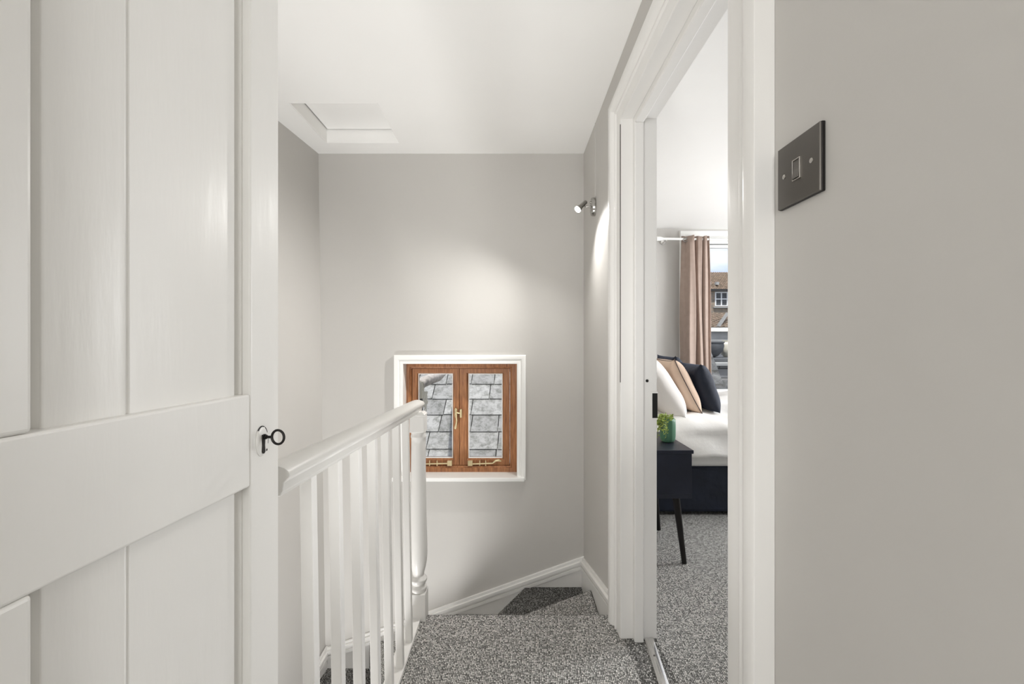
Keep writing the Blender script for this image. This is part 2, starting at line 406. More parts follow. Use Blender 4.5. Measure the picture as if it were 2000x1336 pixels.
# threshold bar
m = MB()
sx = lambda y, o: TX0+(TX1-TX0)*(y-1.416)/.218+o
prof = [(0, 0), (.001, .003), (.007, .0048), (.012, .0052), (.0135, .0035), (.020, .0035), (.0215, .0052), (.029, .0048), (.0345, .003), (.0355, 0)]
m.loft([[(sx(y, a), y, z) for a, z in prof] for y in (DN+.002, DF-.001)])
th = m.build('threshold_bar', 'steel', smooth=True, label='silver metal carpet bar across the bedroom doorway floor', category='threshold bar')
for y in (1.54, 1.2, .93):
    MB().lathe([(.0038, 0), (.0038, .0008), (.002, .0012)], (sx(y, .0175), y, .0035), 12).build('screw', 'nickel', th)

# ------------------------------------------------------------------ near left door (open)
ang = math.atan(.0744)
# local frame: origin at the leading edge on the floor, +x' back along the door (towards the camera), z up, +y' into the room
d = empty('door_1', (-.36, .68, 0), 0, **ST)
d.rotation_euler = (0, 0, -math.pi/2-ang)   # local +x runs to world -Y
# local +y then points to world +X
T = .036
s_st, s_p1, s_mu, s_p2, s_w = .0655, .327, .425, .687, .755
Z = [.008, .22, .898, 1.027, 1.86, 1.96]
m = MB()
m.box(0, s_st, -T, 0, Z[0], Z[5]); m.build('stile', 'door', d, bevel=.003, seg=3)
MB().box(s_p2, s_w, -T, 0, Z[0], Z[5]).build('stile', 'door', d, bevel=.003, seg=3)
for z0, z1 in ((Z[0], Z[1]), (Z[2], Z[3]), (Z[4], Z[5])):
    MB().box(s_st, s_p2, -T+.001, -.0004, z0, z1).build('rail', 'door', d, bevel=.003, seg=3)
for z0, z1 in ((Z[1], Z[2]), (Z[3], Z[4])):
    MB().box(s_p1, s_mu, -T+.001, -.0004, z0, z1).build('muntin', 'door', d, bevel=.004, seg=3)
    for a, b, near in ((s_st, s_p1, 1), (s_mu, s_p2, 1)):
        w = b-a
        # boarded panel: profile across the width
        pr = [(a-.002, -.012), (a+.002, -.012), (a+.008, -.019), (a+.012, -.020), (a+.0155, -.0125), (a+.02, -.0115),
              (a+w*.66-.004, -.0115), (a+w*.66-.0015, -.0135), (a+w*.66+.0015, -.0105), (a+w*.66+.006, -.0115),
              (b-.017, -.0115), (b-.0145, -.0125), (b-.013, -.021), (b-.006, -.021), (b-.003, -.016), (b+.002, -.010)]
        bk = [(b+.002, -.030), (a-.002, -.030)]
        MB().loft([[(x, y, z) for x, y in pr+bk] for z in (z0-.002, z1+.002)]).build('panel', 'door', d, smooth=True, bevel=.0008)
# escutcheon
m = MB()
for (r1, y0, y1) in ((1, 0, .0022),):
    ring = lambda y, s: [(.0285*1+.013*s*math.cos(t), y, .956+.0215*s*math.sin(t)) for t in [2*math.pi*i/28 for i in range(28)]]
es = MB().loft([ring(-.001, 1), ring(.0012, 1), ring(.0022, .9), ring(.0026, .8)]).build('escutcheon', 'door', d, smooth=True)
cx = .042
es.location = (cx-.0285-.0, 0, 0)
m = MB()                      # worn black rim of the escutcheon
for a0, a1 in ((50, 110), (120, 150), (165, 200), (215, 228)):
    m.tube([(cx+.0131*math.cos(math.radians(a)), .001, .956+.0218*math.sin(math.radians(a))) for a in range(a0, a1+1, 6)], .0009, 6)
m.build('worn_rim', 'black_metal', d)
m = MB(); m.lathe([(.0012, 0), (.0014, .0006)], (0, 0, 0), 10); m.xf(Matrix.Translation((cx-.008, .0026, .942)) @ Matrix.Rotation(-math.pi/2, 4, 'X')); m.build('pin', 'black_metal', d)
# swinging keyhole cover
m = MB(); m.loft([[(cx+w_*x, y, z) for x, y in ((-1, .0022), (1, .0022), (1, .0045), (-1, .0045))] for w_, z in ((.0032, .966), (.0028, .957), (.0022, .950), (.0027, .945), (.003, .941), (.0012, .9385))])
m.build('keyhole_cover', 'black_metal', d, bevel=.0006, label='black swinging keyhole cover')
# key, resting in the lock
kw = d.matrix_basis.copy() if False else (Matrix.Translation((-.36, .68, 0)) @ Matrix.Rotation(-math.pi/2-ang, 4, 'Z'))
kp0 = kw @ Vector((cx, .0045, .9625))
key = empty('key', kp0, label='black iron key with an oval bow sticking out of the panelled door', category='key')
rot = Matrix.Rotation(-math.pi/2-ang, 4, 'Z')
m = MB().tube([(0, -.012, 0), (0, .011, 0)], .0020); m.tube([(0, -.001, 0), (0, .0012, 0)], .0042); m.tube([(0, .002, 0), (0, .0035, 0)], .0032)
m.xf(rot); m.build('shank', 'black_metal', key, smooth=True)
m = MB()
m.torus((0, .0205, 0), .0100, .0018, (.12, 1, .12), (-.05, -.12, 1)); m.xf(rot); m.build('bow', 'black_metal', key, smooth=True)

# ------------------------------------------------------------------ light switch
sw = empty('light_switch', (XR, .629, 1.347), label='dark nickel light switch on the right wall beside the doorway', category='light switch')
hs = .0465
m = MB(); m.loft([[(-p, y*s, z*s) for y, z in ((-hs, -hs), (hs, -hs), (hs, hs), (-hs, hs))] for p, s in ((.0052, .995), (.0078, .975))])
m.build('face_plate', 'nickel', sw, bevel=.0005)
MB().box(-.0052, 0, -hs, hs, -hs, hs).build('back_rim', 'black_metal', sw, bevel=.001)
m = MB(); m.box(-.0100, -.007, -.0075, .0075, .0135, .0145+.0005); m.box(-.0100, -.007, -.0075, .0075, -.015, -.0135)
m.box(-.0100, -.007, -.0085, -.0072, -.015, .015); m.box(-.0100, -.007, .0072, .0085, -.015, .015); m.build('surround', 'screw', sw, bevel=.0003)
m = MB(); m.prism([(-.0072, -.0135), (.0072, -.0135), (.0072, .0135), (-.0072, .0135)], -.0085, -.0075, 'x')
m.loft([[(-.0075, -.0068, z), (-.0075, .0068, z), (x, .0068, z), (x, -.0068, z)] for z, x in ((-.013, -.0115), (0, -.0095), (.013, -.0085))])
m.build('rocker', 'nickel', sw, bevel=.0004)
for y in (-.030, .030):
    m = MB().lathe([(.0035, 0), (.0035, .001), (.0022, .0018)], (0, 0, 0), 14); m.xf(Matrix.Translation((-.0074, y, 0)) @ Matrix.Rotation(-math.pi/2, 4, 'Y'))
    m.build('screw', 'screw', sw, smooth=True)

# ------------------------------------------------------------------ wall spotlight
sp = empty('wall_spotlight', (XR, 2.20, 1.775), label='small chrome wall spotlight, switched on, above the winding stairs', category='spotlight')
def oval(a, b, x): return [(x, a*math.cos(t), b*math.sin(t)) for t in [2*math.pi*i/32 for i in range(32)]]
MB().loft([oval(.034, .046, 0), oval(.034, .046, -.014), oval(.031, .043, -.020), oval(.02, .03, -.022)]).build('wall_plate', 'chrome', sp, smooth=True)
MB().tube([(-.018, -.0, .0), (-.026, 0, 0), (-.05, 0, .002), (-.062, 0, .004)], [.010, .0045, .0035, .0035]).build('arm', 'chrome', sp, smooth=True)
MB().tube([(-.012, 0, .022), (-.026, 0, .022)], .006).build('knob', 'chrome', sp, smooth=True)
dr = Vector((-.64, -.30, -.64)).normalized(); c0 = Vector((-.045, 0, .026))
MB().tube([c0, c0+dr*.004, c0+dr*.038, c0+dr*.040, c0+dr*.062, c0+dr*.066], [.008, .0105, .0115, .0115, .0175, .0185], 20).build('shade', 'chrome', sp, smooth=True)
MB().tube([c0+dr*.0655, c0+dr*.070, c0+dr*.073], [.0165, .016, .009], 20).build('bulb', 'bulb', sp, smooth=True)
pb = Vector((XR, 2.20, 1.775))+c0+dr*.080
lamp('spotlight_core', 'SPOT', pb, 38, (1, .98, .95), (-.76, -.03, -.58), spot_size=math.radians(100), spot_blend=1, shadow_soft_size=.02)
lamp('spotlight_beam', 'SPOT', pb, 22, (1, .98, .95), (-.42, -.36, -.82), spot_size=math.radians(154), spot_blend=.85, shadow_soft_size=.02)
# thin cable rising behind the painted wall plate
MB().tube([(0, -.004, .045), (0, -.006, .2), (0, -.006, CZ-1.775)], .0022, 6).build('cable', 'wall', sp)

# ------------------------------------------------------------------ small timber window
w1 = empty('window_1', ((WX0+WX1)/2, YB+.07, WZ0), **ST)
ox, oy, oz = w1.location
def B(mb, x0, x1, y0, y1, z0, z1): return mb.box(x0-ox, x1-ox, y0-oy, y1-oy, z0-oz, z1-oz)
m = MB()
def fr(u, v, p): return (u-ox, p-oy, v-oz)
FX0, FX1, FZ0, FZ1 = -.600, -.012, .360, .942
m = sweep(MB(), [(FX0, FZ0, -1, -1), (FX1, FZ0, 1, -1), (FX1, FZ1, 1, 1), (FX0, FZ1, -1, 1)],
          [(0, 2.70), (0, 2.632), (.004, 2.629), (.007, 2.629), (.010, 2.622), (.041, 2.620), (.042, 2.70)], fr, loop=True)
m.build('window_frame', 'wood', w1, bevel=.0012)
for (a, b, ga, gb) in ((FX0+.002, -.3165, -.563, -.357), (-.3145, FX1-.002, -.261, -.058)):
    sx0 = (a+b)/2
    sh = MB()
    GZ0, GZ1 = .402, .909
    # stiles and rails with a chamfered glazing edge
    def sash_ring(prof):
        rr = []
        for (x, z, ex, ez) in ((ga, GZ0, a, FZ0+.002), (gb, GZ0, b, FZ0+.002), (gb, GZ1, b, FZ1-.002), (ga, GZ1, a, FZ1-.002)):
            rr.append([(x+(ex-x)*t-ox, y-oy, z+(ez-z)*t-oz) for t, y in prof])
        return rr
    sh.loft(sash_ring([(0, 2.69), (0, 2.655), (.14, 2.646), (.2, 2.640), (1, 2.640), (1, 2.69)]), loop=True)
    s1 = sh.build('sash', 'wood', w1, bevel=.001)
    bl = sweep(MB(), [(ga, GZ0, -1, -1), (gb, GZ0, 1, -1), (gb, GZ1, 1, 1), (ga, GZ1, -1, 1)], [(-.004, 2.662), (-.004, 2.656), (.003, 2.652), (.003, 2.662)], fr, loop=True)
    bl.build('glazing_seal', 'white', s1)
    B(MB(), ga-.003, gb+.003, 2.664, 2.667, GZ0-.003, GZ1+.003).build('glass', 'glass', s1)
# window catch
def P(px, py, Y): return ((px-1000)/860*Y-ox, Y-oy, 1.1-(py-668)/860*Y-oz)
m = MB()
m.tube([P(890, 797, 2.636), P(890.5, 800, 2.632), P(890.5, 812, 2.632), P(890, 816, 2.636)], [.004, .0085, .0085, .004], 10)
m.tube([P(890.5, 806, 2.628), P(891, 812, 2.622), P(892, 822, 2.616), P(891, 829, 2.614), P(889.5, 836, 2.613), P(889, 838, 2.613)], [.007, .0055, .0045, .0055, .0085, .005], 10)
m.tube([P(891, 806, 2.627), P(900, 807, 2.627)], .0035, 8)
m.box(*[c for c in (P(898.5, 0, 2.635)[0], P(902.5, 0, 2.635)[0], 2.622-oy, 2.640-oy, P(0, 815, 2.635)[2], P(0, 799, 2.635)[2])])
m.build('catch', 'gold', w1, smooth=True, bevel=.0005)
for a, b, fl in ((822, 883, 0), (914, 962, 1)):
    m = MB()
    m.tube([P(a, 906.5, 2.628), P(b, 905, 2.628)], .0045, 8)
    for q in (.28, .52): 
        xx = a+(b-a)*q if not fl else b-(b-a)*q
        m.tube([P(xx, 899.5, 2.628), P(xx, 902, 2.628), P(xx, 910, 2.628)], [.003, .004, .004], 8)
    e0 = b if not fl else a
    sgn = -1 if not fl else 1
    m.box(*(lambda p, q: (min(p[0], q[0]), max(p[0], q[0]), -.004+2.62-oy, 2.64-oy, q[2], p[2]))(P(e0, 900, 2.628), P(e0+sgn*9, 909, 2.628)))
    if fl: m.tube([P(962, 905, 2.628), P(968, 900, 2.628), P(974, 899, 2.63), P(979, 901, 2.63)], [.0045, .007, .008, .004], 8)
    m.build('stay', 'gold', w1, smooth=True, bevel=.0005)
# white architrave and sill
def wm(u, v, p): return (u, YB-p, v)
wp = [(-.0015, -.07), (-.0015, .012), (.004, .014), (.014, .014), (.017, .010), (.021, .010), (.025, .018), (.036, .022), (.047, .022), (.050, .019), (.050, 0), (.02, 0)]
m = sweep(MB(), [(WX0, WZ0-.02, -1, 0), (WX0, WZ1, -1, 1), (WX1, WZ1, 1, 1), (WX1, WZ0-.02, 1, 0)], [(d_*(1 if 1 else 1), p) for d_, p in wp if not (d_ == .02 and p == 0)], wm)
m.build('trim_4', 'white', smooth=True, bevel=.001, **ST)
m = MB(); m.box(WX0-.055, WX1+.042, YB-.045, YB+.075, WZ0-.022, WZ0); m.build('sill_1', 'white', bevel=.004, **ST)

# ------------------------------------------------------------------ outside the small window: slate roof
m = MB()
th = math.radians(45)
ridgeY = 4.82
for r in range(-3, 10):
    # course r: lower edge at distance along slope
    s0 = r*.196-.62
    x = -2.6 + (.16 if r % 2 else 0) + random.uniform(-.03, .03)
    while x < 2.2:
        w = random.uniform(.24, .37)
        tk = .018
        lift = .020; jit = random.uniform(-.004, .004)
        def pt(xx, s, hh): 
            return (xx, 4.15+s*math.cos(th)-hh*math.sin(th), .10+s*math.sin(th)+hh*math.cos(th))
        a, b = x+.004, x+w-.004
        sk = .012
        s1 = s0+.26
        m.loft([[pt(a, s0+jit, lift), pt(b, s0+jit+random.uniform(-.003, .003), lift), pt(b+sk, s1, .002), pt(a+sk, s1, .002)],
                [pt(a, s0+jit, lift+tk), pt(b, s0+jit, lift+tk), pt(b+sk, s1, .002+tk), pt(a+sk, s1, .002+tk)]])
        x += w
sr = empty('slate_roof', (-.2, 4.3, -.5), label='grey weathered slate roof close outside the small timber window', category='roof')
m.xf(Matrix.Translation((.2, -4.3, .5))); m.build('slates', 'slate', sr)
m = MB(); m.loft([[(x+.2, y-4.3, z+.5) for y, z in ((3.5, -.66), (5.2, 1.04), (5.2, .7), (3.5, -1.0))] for x in (-2.6, 2.2)]); m.build('roof_deck', 'lead', sr)
m = MB(); m.tube([(x*.3+.2, 4.85-4.3+.01*math.sin(x*3), .80+.5) for x in range(-8, 8)], .07, 10); m.build('ridge_flashing', 'lead', sr, smooth=True)
# rainwater pipe
dp = empty('drainpipe', (-.9, 3.6, .5), label='weathered grey drainpipe elbow crossing the slate roof outside the small window', category='drainpipe')
def Q(px, py, Y, o=(-.9, 3.6, .5)): return ((px-1000)/860*Y-o[0], Y-o[1], 1.1-(py-668)/860*Y-o[2])
m = MB().tube([Q(868, 722, 4.25), Q(855, 736, 4.0), Q(840, 741, 3.75), Q(827, 746, 3.6), Q(820, 752, 3.55)], [.042, .042, .044, .044, .042], 16)
m.build('elbow', 'iron', dp, smooth=True)
MB().tube([Q(820, 745, 3.55), Q(820, 775, 3.55), Q(820, 778, 3.55)], [.036, .036, .03], 14).build('collar', 'cream', dp, smooth=True)
MB().tube([Q(820, 776, 3.56), Q(820, 960, 3.56)], .024, 14).build('down_pipe', 'lead', dp, smooth=True)
m = MB()
random.seed(3)
for k in range(6):
    px = 826+k*1.6; L = random.uniform(25, 42)
    m.tube([Q(px+random.uniform(-1, 1), 764+i*L/5+random.uniform(-1, 1), 3.50) for i in range(6)], .0045, 5)
m.build('hanging_fibres', 'cream', dp, label='pale frayed fibres hanging from the pipe')

# ------------------------------------------------------------------ bedroom shell
BY = 4.3
VX0, VX1, VZ0, VZ1 = 1.69, 2.9, .55, 2.13
m = MB(); m.box(XO, VX0, BY, BY+.25, -.2, CZ+.3); m.box(VX1, 3.8, BY, BY+.25, -.2, CZ+.3); m.box(VX0, VX1, BY, BY+.25, -.2, VZ0); m.box(VX0, VX1, BY, BY+.25, VZ1, CZ+.3)
m.build('wall_bedroom_far', 'wall', **ST)
m = MB(); m.box(3.6, 3.8, -1.6, 2.2, -.2, CZ+.3); m.box(3.6, 3.8, 3.3, BY, -.2, CZ+.3); m.box(3.6, 3.8, 2.2, 3.3, -.2, .6); m.box(3.6, 3.8, 2.2, 3.3, 2.1, CZ+.3)
m.build('wall_bedroom_right', 'wall', **ST)
MB().box(3.70, 3.76, 2.2, 3.3, .6, 2.1).build('added_window_4', 'white', **ST)  # unseen second window, added to go with the bedroom fill lamp
m = MB()
m.loft([[(x, -1.6, 2.235), (x, 2.9, 2.235), (x, 4.0, 2.232-.012*(x-.5)), (x, BY, 2.222-.014*(x-.5)), (x, BY, 2.5), (x, -1.6, 2.5)] for x in (XO, 1.2, 2.0, 2.8, 3.7)])
m.build('ceiling', 'ceil', smooth=True, **ST)
# sash window
w2 = empty('window_2', ((VX0+VX1)/2, BY+.12, VZ0), **ST)
ox2, oy2, oz2 = w2.location
def fr2(u, v, p): return (u-ox2, p-oy2, v-oz2)
m = sweep(MB(), [(VX0, VZ0, -1, -1), (VX1, VZ0, 1, -1), (VX1, VZ1, 1, 1), (VX0, VZ1, -1, 1)], [(-.045, BY+.2), (-.045, BY+.11), (-.01, BY+.10), (-.01, BY+.012), (.0, BY-.0)], fr2, loop=True)
m.build('window_frame', 'white', w2)
for z0, z1, yy in ((1.21, VZ1-.045, BY+.13), (VZ0+.045, 1.235, BY+.155)):
    b_ = .045 if z0 > 1 else .03
    s2 = sweep(MB(), [(VX0+.09, z0+.03, -1, -1), (VX1-.09, z0+.03, 1, -1), (VX1-.09, z1-b_, 1, 1), (VX0+.09, z1-b_, -1, 1)], [(0, yy), (0, yy-.028), (.012, yy-.035), (.028, yy-.035), (.028, yy)], fr2, loop=True).build('sash', 'white', w2)
    MB().box(VX0+.085-ox2, VX1-.085-ox2, yy-.012-oy2, yy-.009-oy2, z0+.025-oz2, z1-.04-oz2).build('glass', 'glass', s2)
m = sweep(MB(), [(VX0, VZ0, -1, -1), (VX1, VZ0, 1, -1), (VX1, VZ1, 1, 1), (VX0, VZ1, -1, 1)], [(0, BY+.01), (0, BY-.012), (.012, BY-.018), (.05, BY-.018), (.055, BY), (.03, BY+.01)], lambda u, v, p: (u, p, v), loop=True)
m.build('trim_5', 'white', **ST)

# curtain rod + curtain
rod = empty('curtain_rod', (2.3, 4.19, 2.07), label='white curtain pole above the bedroom window', category='curtain rod')
MB().tube([(-.86, 0, .012), (.86, 0, -.01)], .011).build('pole', 'white', rod, smooth=True)
MB().tube([(-.93, 0, .013), (-.925, 0, .013), (-.89, 0, .0125), (-.86, 0, .0125)], [.012, .021, .021, .012]).build('finial', 'white', rod, smooth=True)
MB().tube([(.86, 0, -.01), (.93, 0, -.01)], .019).build('finial', 'white', rod, smooth=True)
m = MB(); m.tube([(-.83, 0, .0), (-.83, .11, .0)], .007); m.tube([(-.83, .10, 0), (-.83, .11, 0)], .022); m.build('bracket', 'steel', rod)
def curtain(name, x0, x1, label):
    cu = empty(name, ((x0+x1)/2, 4.19, .25), label=label, category='curtain')
    n = 90; nz_ = 16; rings = []
    # uneven gathered folds
    ks = [(0, .035), (.11, .0), (.22, -.065), (.40, -.055), (.46, .02), (.50, .03), (.58, -.035), (.68, -.030), (.73, .015), (.79, -.03), (.88, -.02), (.93, .015), (1, -.015)]
    def fy(t):
        for (a, va), (b, vb) in zip(ks, ks[1:]):
            if t <= b:
                q = (t-a)/(b-a); q = q*q*(3-2*q); return va+(vb-va)*q
        return ks[-1][1]
    for side in (0, 1):
        pass
    gr = []
    for j in range(nz_+1):
        v = j/nz_; z = 1.855*v
        row = []
        for i in range(n+1):
            t = i/n
            wdt = (x1-x0)*(1.0+.14*(1-v))
            x = (t-.5)*wdt + (1-v)*.012 + .006*math.sin(v*7+t*9)
            y = fy(t)*(.75+.25*(1-v)) + .006*math.sin(v*5+t*17)
            row.append((x, y, z+(.006*math.cos(t*14) if j == nz_ else 0)))
        gr.append(row)
    m = MB()
    V = [[m.bm.verts.new(p) for p in r] for r in gr]
    for j in range(nz_):
        for i in range(n): m.bm.faces.new((V[j][i], V[j][i+1], V[j+1][i+1], V[j+1][i]))
    o = m.build('cloth', 'curtain', cu, smooth='all')
    s = o.modifiers.new('solid', 'SOLIDIFY'); s.thickness = .003
    return cu
c1 = curtain('curtain', 1.615, 1.875, 'brown taupe curtain gathered at the left of the bedroom window')
MB().torus((-.100, -.014, 1.820), .020, .0035, (1, -.25, 0), (0, 0, 1)).build('eyelet', 'chrome', c1, smooth=True)

# ------------------------------------------------------------------ bed
bed = empty('bed', (1.6, 3.48, 0), label='double bed with a dark navy velvet base in the bedroom', category='bed')
bX, bY = 1.6, 3.48
def BB(mb, x0, x1, y0, y1, z0, z1): return mb.box(x0-bX, x1-bX, y0-bY, y1-bY, z0, z1)
BB(MB(), .66, 2.62, 2.79, 4.17, .02, .305).build('base', 'navy_velvet', bed, bevel=.02, seg=3)
BB(MB(), .56, .66, 2.74, 4.20, .02, 1.05).build('headboard', 'navy_velvet', bed, bevel=.03, seg=3)
BB(MB(), .67, 2.60, 2.785, 4.165, .305, .53).build('mattress', 'linen', bed, bevel=.04, seg=4)
def duvet():
    m = MB(); nx_, ny_ = 70, 46
    V = []
    for i in range(nx_+1):
        x = .70+(2.66-.70)*i/nx_; row = []
        for j in range(ny_+1):
            t = j/ny_
            # arc over the near edge, top, far edge
            L = t*2.0
            ytop0, ytop1 = 2.80, 4.16
            drop = .26
            if L < .30: 
                q = L/.30; y = 2.755-.012*(1-q)+.012*math.sin(x*9+q*3); z = .378+(.16)*q+.006*math.sin(x*11)*(1-q)
            elif L < .42:
                q = (L-.30)/.12; a = q*math.pi/2; y = 2.755+.10*(1-math.cos(a)); z = .538+.065*math.sin(a)
            else:
                q = (L-.42)/1.58; y = 2.855+q*1.33; z = .603+.028*math.sin(q*math.pi)
                z += .010*math.sin(x*7+q*9)+.012*math.sin(x*17-q*13)*math.sin(q*7)
                if x > 1.45: z += .05*min(1, (x-1.45)/.3)*math.sin(q*math.pi)
            z += .004*math.sin(x*31+t*23)
            row.append(m.bm.verts.new((x-bX, y-bY, z)))
        V.append(row)
    for i in range(nx_):
        for j in range(ny_): m.bm.faces.new((V[i][j], V[i+1][j], V[i+1][j+1], V[i][j+1]))
    o = m.build('duvet', 'linen', bed, smooth='all')
    s = o.modifiers.new('solid', 'SOLIDIFY'); s.thickness = .03; s.offset = -1
    return o
duvet()

def cushion(name, w, h, t, loc, lean, mat, label, cat, yaw=0, puff=.55, pipe=None, roll=0, group=None):
    """w along bed width (Y), h up; lean in degrees back towards the headboard (-X)"""
    root = empty(name, loc, label=label, category=cat)
    if group: root['group'] = group
    m = MB(); n = 22
    mat4 = Matrix.Rotation(math.radians(yaw), 4, 'Z') @ Matrix.Rotation(math.radians(-lean), 4, 'Y') @ Matrix.Rotation(math.radians(roll), 4, 'X')
    for s_ in (1, -1):
        V = []
        for i in range(n+1):
            row = []
            for j in range(n+1):
                u = -1+2*i/n; v = -1+2*j/n
                pin = 1-.10*(1-v*v*v*v)*abs(u)**3 if 1 else 1
                pin2 = 1-(.10 if v > 0 else .02)*(1-u**4)*abs(v)**3
                th_ = t/2*((1-u**4)*(1-v**4))**puff + .002
                wr = .004*math.sin(u*9+v*5)*(1-u*u)*(1-v*v)
                row.append(m.bm.verts.new((s_*(th_+wr), u*w/2*pin, h/2+v*h/2*pin2)))
            V.append(row)
        for i in range(n):
            for j in range(n): m.bm.faces.new((V[i][j], V[i+1][j], V[i+1][j+1], V[i][j+1]))
    bmesh.ops.remove_doubles(m.bm, verts=m.bm.verts, dist=.0045)
    m.xf(mat4); m.build('cover', mat, root, smooth='all')
    if pipe:
        m = MB(); pts = []
        for i in range(n+1): pts.append((-1+2*i/n, -1))
        for i in range(1, n+1): pts.append((1, -1+2*i/n))
        for i in range(1, n+1): pts.append((1-2*i/n, 1))
        for i in range(1, n): pts.append((-1, 1-2*i/n))
        rings = []
        P3 = [Vector((0, u*w/2*(1-.10*(1-v**4)*abs(u)**3), h/2+v*h/2*(1-(.10 if v > 0 else .02)*(1-u**4)*abs(v)**3))) for u, v in pts]
        N_ = len(P3)
        for i, p in enumerate(P3):
            dd = (P3[(i+1) % N_]-P3[i-1]).normalized(); s1 = Vector((1, 0, 0)); s2 = dd.cross(s1)
            rings.append([p+(s1*math.cos(a)+s2*math.sin(a))*.0028 for a in [k*math.pi/3 for k in range(6)]])
        m.loft(rings, loop=True); m.xf(mat4); m.build('piping', pipe, root, smooth=True)
    return root
zb = .615
cushion('pillow', .66, .46, .17, (.80, 3.15, zb), 14, 'pillow', 'white pillow propped against the headboard behind the others', 'pillow')
cushion('pillow', .66, .47, .20, (1.13, 3.17, zb-.01), 34, 'pillow', 'plump white pillow leaning nearest the bedside table', 'pillow')
cushion('cushion', .46, .415, .14, (1.285, 3.20, zb), 27, 'beige', 'beige cushion with thin dark piping leaning between white pillow and navy cushion', 'cushion', pipe='piping', puff=.7)
cushion('cushion', .40, .36, .14, (1.42, 3.20, zb), 21, 'navy_velvet', 'dark navy velvet cushion at the front of the pillows on the bed', 'cushion', puff=.6)
cushion('cushion', .44, .40, .14, (1.44, 3.72, zb), 20, 'navy_velvet', 'crushed navy velvet cushion behind the beige cushion, pointed corners showing', 'cushion', puff=.6)

# ------------------------------------------------------------------ bedside table
nt_ = empty('bedside_table', (.71, 2.38, 0), label='dark navy bedside table with splayed legs beside the bed', category='bedside table')
def NB(mb, x0, x1, y0, y1, z0, z1): return mb.box(x0-.71, x1-.71, y0-2.38, y1-2.38, z0, z1)
m = MB(); NB(m, .545, .885, 2.165, 2.60, .33, .35)
NB(m, .545, .885, 2.165, 2.181, .35, .551); NB(m, .545, .885, 2.584, 2.60, .35, .551); NB(m, .545, .555, 2.181, 2.584, .35, .551)
m.build('cabinet', 'navy_wood', nt_, bevel=.002)
NB(MB(), .540, .892, 2.158, 2.607, .551, .569).build('table_top', 'navy_wood', nt_, bevel=.003)
dw = NB(MB(), .868, .884, 2.184, 2.581, .353, .548).build('drawer', 'navy_wood', nt_, bevel=.002)
MB().tube([(.884-.71, 0, .45), (.9-.71, 0, .45)], .012).build('knob', 'black_metal', dw)
for (x, y, ex, ey) in ((.82, 2.205, .855, 2.185), (.82, 2.555, .858, 2.575), (.60, 2.205, .565, 2.185), (.60, 2.555, .565, 2.575)):
    MB().tube([(x-.71, y-2.38, .332), (ex-.71, ey-2.38, .002)], [.018, .012], 16).build('leg', 'black_metal', nt_, smooth=True)
# bedside lamp (mostly behind the jamb) giving the warm glow on the pillow
bl = empty('table_lamp', (.63, 2.5, .569), label='small bedside table lamp glowing beside the bed head', category='lamp')
MB().lathe([(.05, 0), (.05, .012), (.012, .02), (.012, .16)], (0, 0, 0)).build('base', 'black_metal', bl, smooth=True)
MB().loft([[(r*math.cos(t), r*math.sin(t), z) for t in [2*math.pi*i/24 for i in range(24)]] for r, z in ((.09, .14), (.065, .28))], cap=False).build('shade', 'shade', bl, smooth=True)
lamp('table_lamp_light', 'POINT', (.63, 2.5, .79), 1.2, (1, .75, .45), shadow_soft_size=.03)

# potted plant
pt_ = empty('potted_plant', (.829, 2.345, .569), label='small leafy plant in a ribbed green pot on the bedside table', category='plant')
n = 48
m = MB(); rings = []
for r, z in ((.026, 0), (.033, .004), (.0385, .016), (.0405, .035), (.041, .09), (.040, .112), (.0365, .124), (.032, .128), (.030, .124), (.030, .10)):
    rings.append([(r*(1-(.045 if (j % 4) in (0,) else 0))*math.cos(2*math.pi*j/n), r*(1-(.045 if (j % 4) in (0,) else 0))*math.sin(2*math.pi*j/n), z) for j in range(n)])
m.loft(rings); m.build('pot', 'green', pt_, smooth='all')
MB().lathe([(.031, .100), (.031, .112), (.01, .116)], (0, 0, 0)).build('soil', 'soil', pt_)
m = MB(); random.seed(11)
for k in range(36):
    a = random.uniform(2.3, 4.5) if k < 24 else random.uniform(0, 6.28); ln = random.uniform(.03, .075) if k < 24 else random.uniform(.006, .026); up = random.uniform(.0, .04)
    st = Vector((.012*math.cos(a), .012*math.sin(a), .115)); hang = random.uniform(.2, 1.5) if k < 24 else .1
    p1 = st+Vector((math.cos(a)*ln*.45, math.sin(a)*ln*.45, up))
    p2 = st+Vector((math.cos(a)*ln*.75, math.sin(a)*ln*.75, up-.035*hang)); p3 = p2+Vector((math.cos(a)*.006, math.sin(a)*.006, -.03*hang))
    m.tube([st, p1, p2, p3], .0009, 5)
    for q in range(9):
        t = .25+.75*q/8; bp = (p1.lerp(p2, (t-.25)*2) if t < .75 else p2.lerp(p3, (t-.75)*4))
        dd = Vector((random.uniform(-1, 1), random.uniform(-1, 1), random.uniform(-.4, .9))).normalized(); sd = dd.orthogonal().normalized(); lw = random.uniform(.004, .0065); ll = random.uniform(.010, .016)
        nn = dd.cross(sd)*.0012
        m.loft([[bp, bp+nn*.2, bp-nn*.2], [bp+dd*ll*.5+sd*lw, bp+dd*ll*.5+nn, bp+dd*ll*.5-sd*lw], [bp+dd*ll+sd*.0004, bp+dd*ll+nn*.3, bp+dd*ll-sd*.0004]])
m.build('foliage', 'leaf', pt_)

